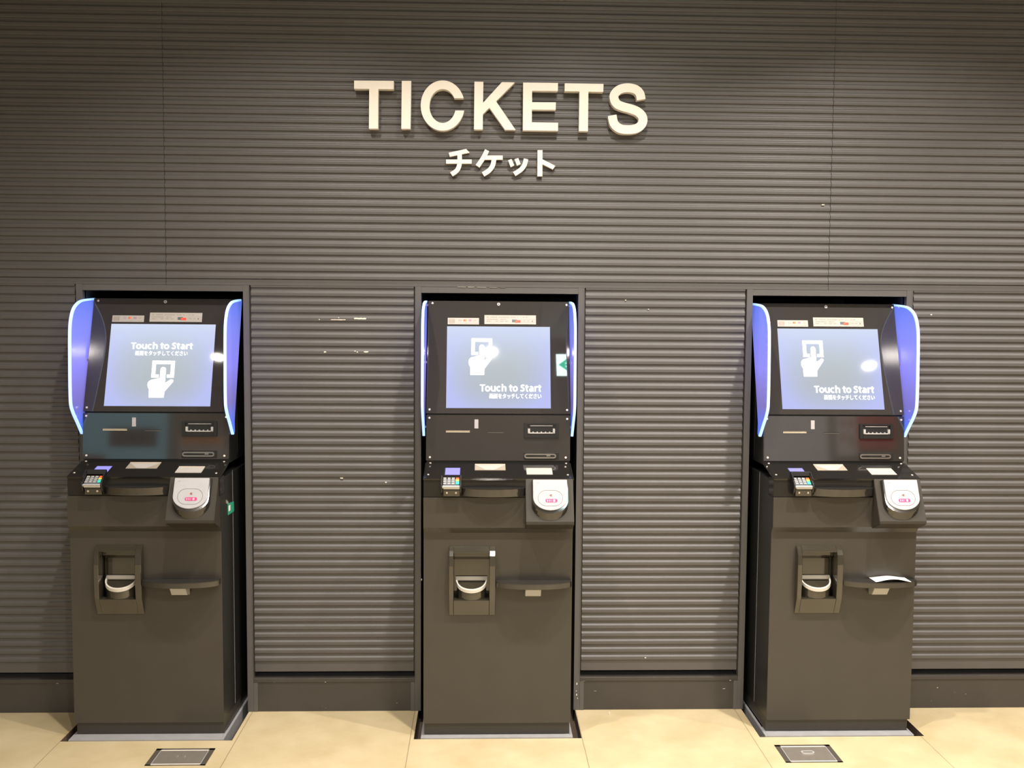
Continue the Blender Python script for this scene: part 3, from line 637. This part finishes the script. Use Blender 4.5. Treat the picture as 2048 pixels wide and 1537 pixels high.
def kiosk(i, dx, dy, label, early):
    root = empty('ticket_machine', (PX[i]+dx, dy, 0)); tag(root, label, 'ticket machine', 'ticket machines in the wall recesses')
    P = lambda nm, key, par=root: link(nm, R[key], par)
    for nm in ('cabinet', 'plinth', 'fascia', 'console_top', 'head_housing', 'cash_panel', 'bezel', 'camera_lens', 'ticket_slot', 'receipt_slot', 'indicator_window', 'arrow_label', 'blank_label', 'sensor_strip', 'guide_light'): P(nm, nm)
    sc = P('screen', 'screen')
    if early: a = (.205, .800, .222, .308); b = (.252, .755, .330, .388); c = (.394, .640, .452, .905)
    else: a = (.320, .914, .712, .805); b = (.412, .914, .830, .890); c = (.207, .436, .146, .602)
    e = 'early' if early else 'late'
    link('message_text', cached(e+'1', lambda: latin_mesh(su(a[0]), su(a[1]), sv(a[3]), sv(a[2]))), sc)
    link('message_text', cached(e+'2', lambda: text_poly('画面をタッチしてください', su(b[0]), su(b[1]), sv(b[3]), sv(b[2]), .008)), sc)
    link('hand_icon', cached(e+'3', lambda: icon_mesh(*c)), sc)
    for s in 'LR':
        wg = P('side_wing', 'wing'+s); P('light_edge', 'edge'+s, wg)['label'] = 'glowing blue-white front edge'; [P('wing_clip', 'clip%s%d' % (s, j), wg) for j in range(3)]
    for k, l in (('cards_notice', 'small white payment sticker'), ('contactless_notice', 'wide white sticker with red card picture')): P('notice_label', k)['label'] = l
    bn = P('banknote_slot', 'banknote_slot'); P('mouth_guide', 'banknote_mouth', bn)
    cs = P('coin_slot', 'coin_slot'); P('coin_ring', 'coin_ring', cs)
    t = P('payment_terminal', 'terminal'); P('keypad', 'keypad', t); P('terminal_bracket', 'bracket', t)
    if i != 1: P('privacy_hood', 'hood', t)
    for k, l in (('kred', 'red key'), ('kyel', 'yellow key'), ('kgrn', 'green key')): P('function_key', k, t)['label'] = l
    P('grip_ledge', 'grip')
    rd = P('card_reader', 'reader'); P('reader_pod', 'reader_pod', rd); P('reader_plate', 'reader_plate', rd)['label'] = 'white reader plate'; [P(q, q, rd) for q in ('outline_ring', 'pay_logo', 'arrow_mark', 'status_line')]
    tr = P('change_tray', 'tray'); P('coin_cup', 'cup', tr); P('cup_rim', 'cup_rim', tr)['label'] = 'ivory cup rim'
    sh = P('shelf', 'shelf'); P('shelf_bracket', 'shelf_tab', sh)['label'] = 'pale grey shelf bracket'
    for x, z in ((-.247, 1.5285), (.2455, 1.5255), (-.2515, 1.1475), (.242, 1.1475)):
        b = P('bolt', 'bolt'); b.location = Vector(BZ(x, BZ.v(z), 0))-Vector(BZ(0, 0, 0))
    for x, z in ((-.2515, 1.118), (.242, 1.116), (-.249, .978), (.237, .978)):
        b = P('bolt', 'bolt'); b.location = Vector(PN(x, PN.v(z), 0))-Vector(BZ(0, 0, 0))
    for x, v in ((-.247, .126), (.238, .126), (-.249, .026), (.236, .026)):
        b = P('bolt', 'cbolt'); b.location = Vector(CT(x, v, 0))-Vector(CT(0, 0, 0))
    return root
kiosk(0, .001, .021, 'left black ticket machine, its screen showing the message above the hand icon', True)
kiosk(1, 0, 0, 'middle ticket machine, black, directly below the sign lettering', False)
kiosk(2, .0006, .0125, 'ticket machine at right with a white paper slip on its small shelf', False)

# ------------------------------------------------------------------ loose things
mb = MB(); n = 14
for j in range(n):
    a, b = j/n, (j+1)/n
    def S(t, s): # s 0 = back edge, 1 = front edge
        xb = .088+(.215-.088)*t; xf = .089+(.214-.089)*t
        y = (-.2225 if s == 0 else -.282); zz = .5685+.006*math.sin(math.pi*t)**1.5+(.004 if s else .0)*math.sin(math.pi*t)
        return Vector((xb if s == 0 else xf, y, zz))
    q = [S(a, 0), S(b, 0), S(b, 1), S(a, 1)]
    mb.prism(q, [p+Vector((0, 0, .0004)) for p in q], 'paper')
o = build(mb, 'paper_slip'); o.location = (PX[2]+.0006, .0125-.0165, .0); tag(o, 'curled white paper slip lying on the small shelf of the right machine', 'paper')
root = empty('plastic_tag', (-.9644, -.088, .790)); tag(root, 'small green plastic tag on the side of the left machine', 'tag')
mb = MB(); mb.prism([(0, -.040, -.020), (0, .041, -.022), (0, .039, .014), (0, -.042, .022)], [(.0015, -.040, -.020), (.0015, .041, -.022), (.0015, .039, .014), (.0015, -.042, .022)], 'green'); build(mb, 'tag_plate', root)
mb = MB(); mb.box(.0015, .0019, -.034, -.012, -.008, .012, 'paper'); build(mb, 'tag_print', root)
mb = MB(); mb.prism([(0, -.066, .040), (0, -.048, .030), (0, -.044, .020), (0, -.060, .026)], [(.004, -.066, .040), (.004, -.048, .030), (.004, -.044, .020), (.004, -.060, .026)], 'silver'); build(mb, 'tag_clasp', root)
def hatch(x0, x1, y0, y1, label, handle):
    r = empty('floor_hatch', ((x0+x1)/2, (y0+y1)/2, 0)); tag(r, label, 'floor hatch', 'metal hatches in the floor'); a, b = (x1-x0)/2, (y1-y0)/2
    mb = MB()
    for q in ((-a, -a+.019, -b, b), (a-.019, a, -b, b), (-a, a, -b, -b+.006), (-a, a, b-.012, b)): mb.box(*q, -.01, .0012, 'hframe')
    mb.box(-a+.020, a-.020, b-.017, b-.012, -.01, .0018, 'lip'); mb.box(-a+.018, a-.018, -b+.005, -b+.010, -.01, .0018, 'lip')
    mb.box(-a+.017, -a+.020, -b+.006, b-.012, -.01, .0014, 'zinc'); mb.box(a-.020, a-.017, -b+.006, b-.012, -.01, .0014, 'zinc')
    build(mb, 'hatch_frame', r)
    mb = MB(); mb.box(-a+.0205, a-.0205, -b+.0105, b-.0155, -.01, .0010, 'plate'); build(mb, 'hatch_plate', r)
    if handle:
        mb = MB()
        ring = lambda s: [( .022*s*math.copysign(1, math.cos(t))*.6+.010*s*math.cos(t), .004+.0105*s*math.sin(t)) for t in [2*math.pi*(i+.5)/24 for i in range(24)]]
        oo, ii = ring(1), [(x*.78, .004+(y-.004)*.55) for x, y in ring(1)]
        for i in range(24):
            j = (i+1) % 24; mb.prism_z([oo[i], oo[j], ii[j], ii[i]], .001, .0045, 'silver')
        mb.prism_z(ii, .001, .0016, 'hframe')
        build(mb, 'pull_handle', r)
    else:
        for x in (-.012, .013):
            mb = MB(); mb.prism_z([(x+.0032*math.cos(t), .002+.0045*math.sin(t)) for t in [2*math.pi*i/10 for i in range(10)]], .001, .0028, 'silver')
            mb.prism_z([(x+.0020*math.cos(t), .0005+.003*math.sin(t)) for t in [2*math.pi*i/10 for i in range(10)]], .0028, .0032, 'plast'); build(mb, 'screw', r)
hatch(-1.1665, -.9685, -.4385, -.3125, 'steel floor hatch with two screws, before the left machine', False)
hatch(.9575, 1.151, -.4495, -.3155, 'steel floor hatch with a pull handle, before the right machine', True)
mb = MB(); mb.prism([(.414, -.05, .0), (.419, -.052, .0), (.423, -.026, .0), (.418, -.024, .0)], [(.414, -.05, .003), (.419, -.052, .003), (.423, -.026, .003), (.418, -.024, .003)], 'gold')
tag(build(mb, 'dry_leaf'), 'tiny brown dry leaf scrap on the floor right of the middle machine', 'leaf')

# ------------------------------------------------------------------ lobby things seen only as reflections
lampm = None
for x, y, p, spr in LAMPS:
    mb = MB(); c = [((.052)*math.cos(2*math.pi*i/24), .052*math.sin(2*math.pi*i/24)) for i in range(24)]; c2 = [(a*1.5, b*1.5) for a, b in c]
    mb.prism_z(c2, -.012, -.0005, 'ceil'); mb.prism_z(c, -.016, -.0121, 'lamp')
    o = build(mb, 'downlight'); o.location = (x, y, CEIL); tag(o, 'round recessed ceiling downlight mirrored in the machine screens', 'ceiling light', 'ceiling downlights')
r = empty('exit_sign', (.66, -2.92, 2.90)); tag(r, 'hanging exit sign with green arrow, mirrored beside the middle screen', 'sign')
mb = MB(); mb.box(-.21, .21, -.03, .03, 0, .20, 'hole'); mb.box(-.015, .015, -.015, .015, .2, .30, 'hole'); build(mb, 'sign_case', r)
mb = MB(); mb.box(-.20, .20, .030, .034, .01, .185, 'exitw'); build(mb, 'sign_face', r)
mb = MB(); mb.prism_y([(-.185, .0975), (-.115, .155), (-.090, .155), (-.142, .106), (-.02, .106), (-.02, .089), (-.142, .089), (-.090, .04), (-.115, .04)], .034, .036, 'exitg'); build(mb, 'arrow', r)
def poster(x0, x1, z0, z1, nm, label, col, es, blobs):
    k = nm+str(x0); MT[k] = mat(k.replace('.', '_').replace('-', 'm'), col, .5, emit=col, es=es, var=.2, scale=2)  # emission added to posters and plain boards so their reflections show
    mb = MB(); mb.box(x0, x1, YR+.001, YR+.04, z0, z1, k)
    for a, b, c, d, cc in blobs:
        q = k+str(a)+str(c); MT[q] = mat('poster_print', cc, .5, emit=cc, es=es, var=.5, scale=6); mb.box(a, b, YR+.04, YR+.043, c, d, q)
    tag(build(mb, nm), label, 'poster')
poster(-4.75, -3.70, .55, 2.0, 'lightbox_poster', 'backlit blue poster mirrored in the left machine panel', (.30, .58, .72), .75, [(-4.35, -3.80, 1.36, 1.58, (.10, .07, .06)), (-4.75, -4.38, .9, 1.27, (.22, .14, .11))])
poster(-3.56, -3.02, .9, 1.5, 'lightbox_poster', 'grey and orange poster mirrored in the left machine panel', (.34, .30, .28), .75, [(-3.52, -3.06, 1.40, 1.47, (.55, .20, .04))])
poster(3.25, 4.02, .9, 2.0, 'glow_board', 'pale grey panel with added glow, mirrored in the right machine panel', (.55, .52, .52), .9, [])
poster(4.14, 4.36, 1.28, 2.0, 'glow_board', 'narrow panel with added glow and small red figures, mirrored in the right machine panel', (.52, .48, .46), .9, [(4.18, 4.23, 1.62, 1.72, (.4, .15, .15)), (4.27, 4.32, 1.62, 1.72, (.4, .15, .15)), (4.18, 4.23, 1.45, 1.55, (.4, .15, .15)), (4.27, 4.32, 1.40, 1.52, (.3, .25, .15))])
poster(4.38, 4.84, 1.36, 2.0, 'lightbox_poster', 'dark red poster mirrored in the right machine panel', (.42, .05, .05), .9, [])
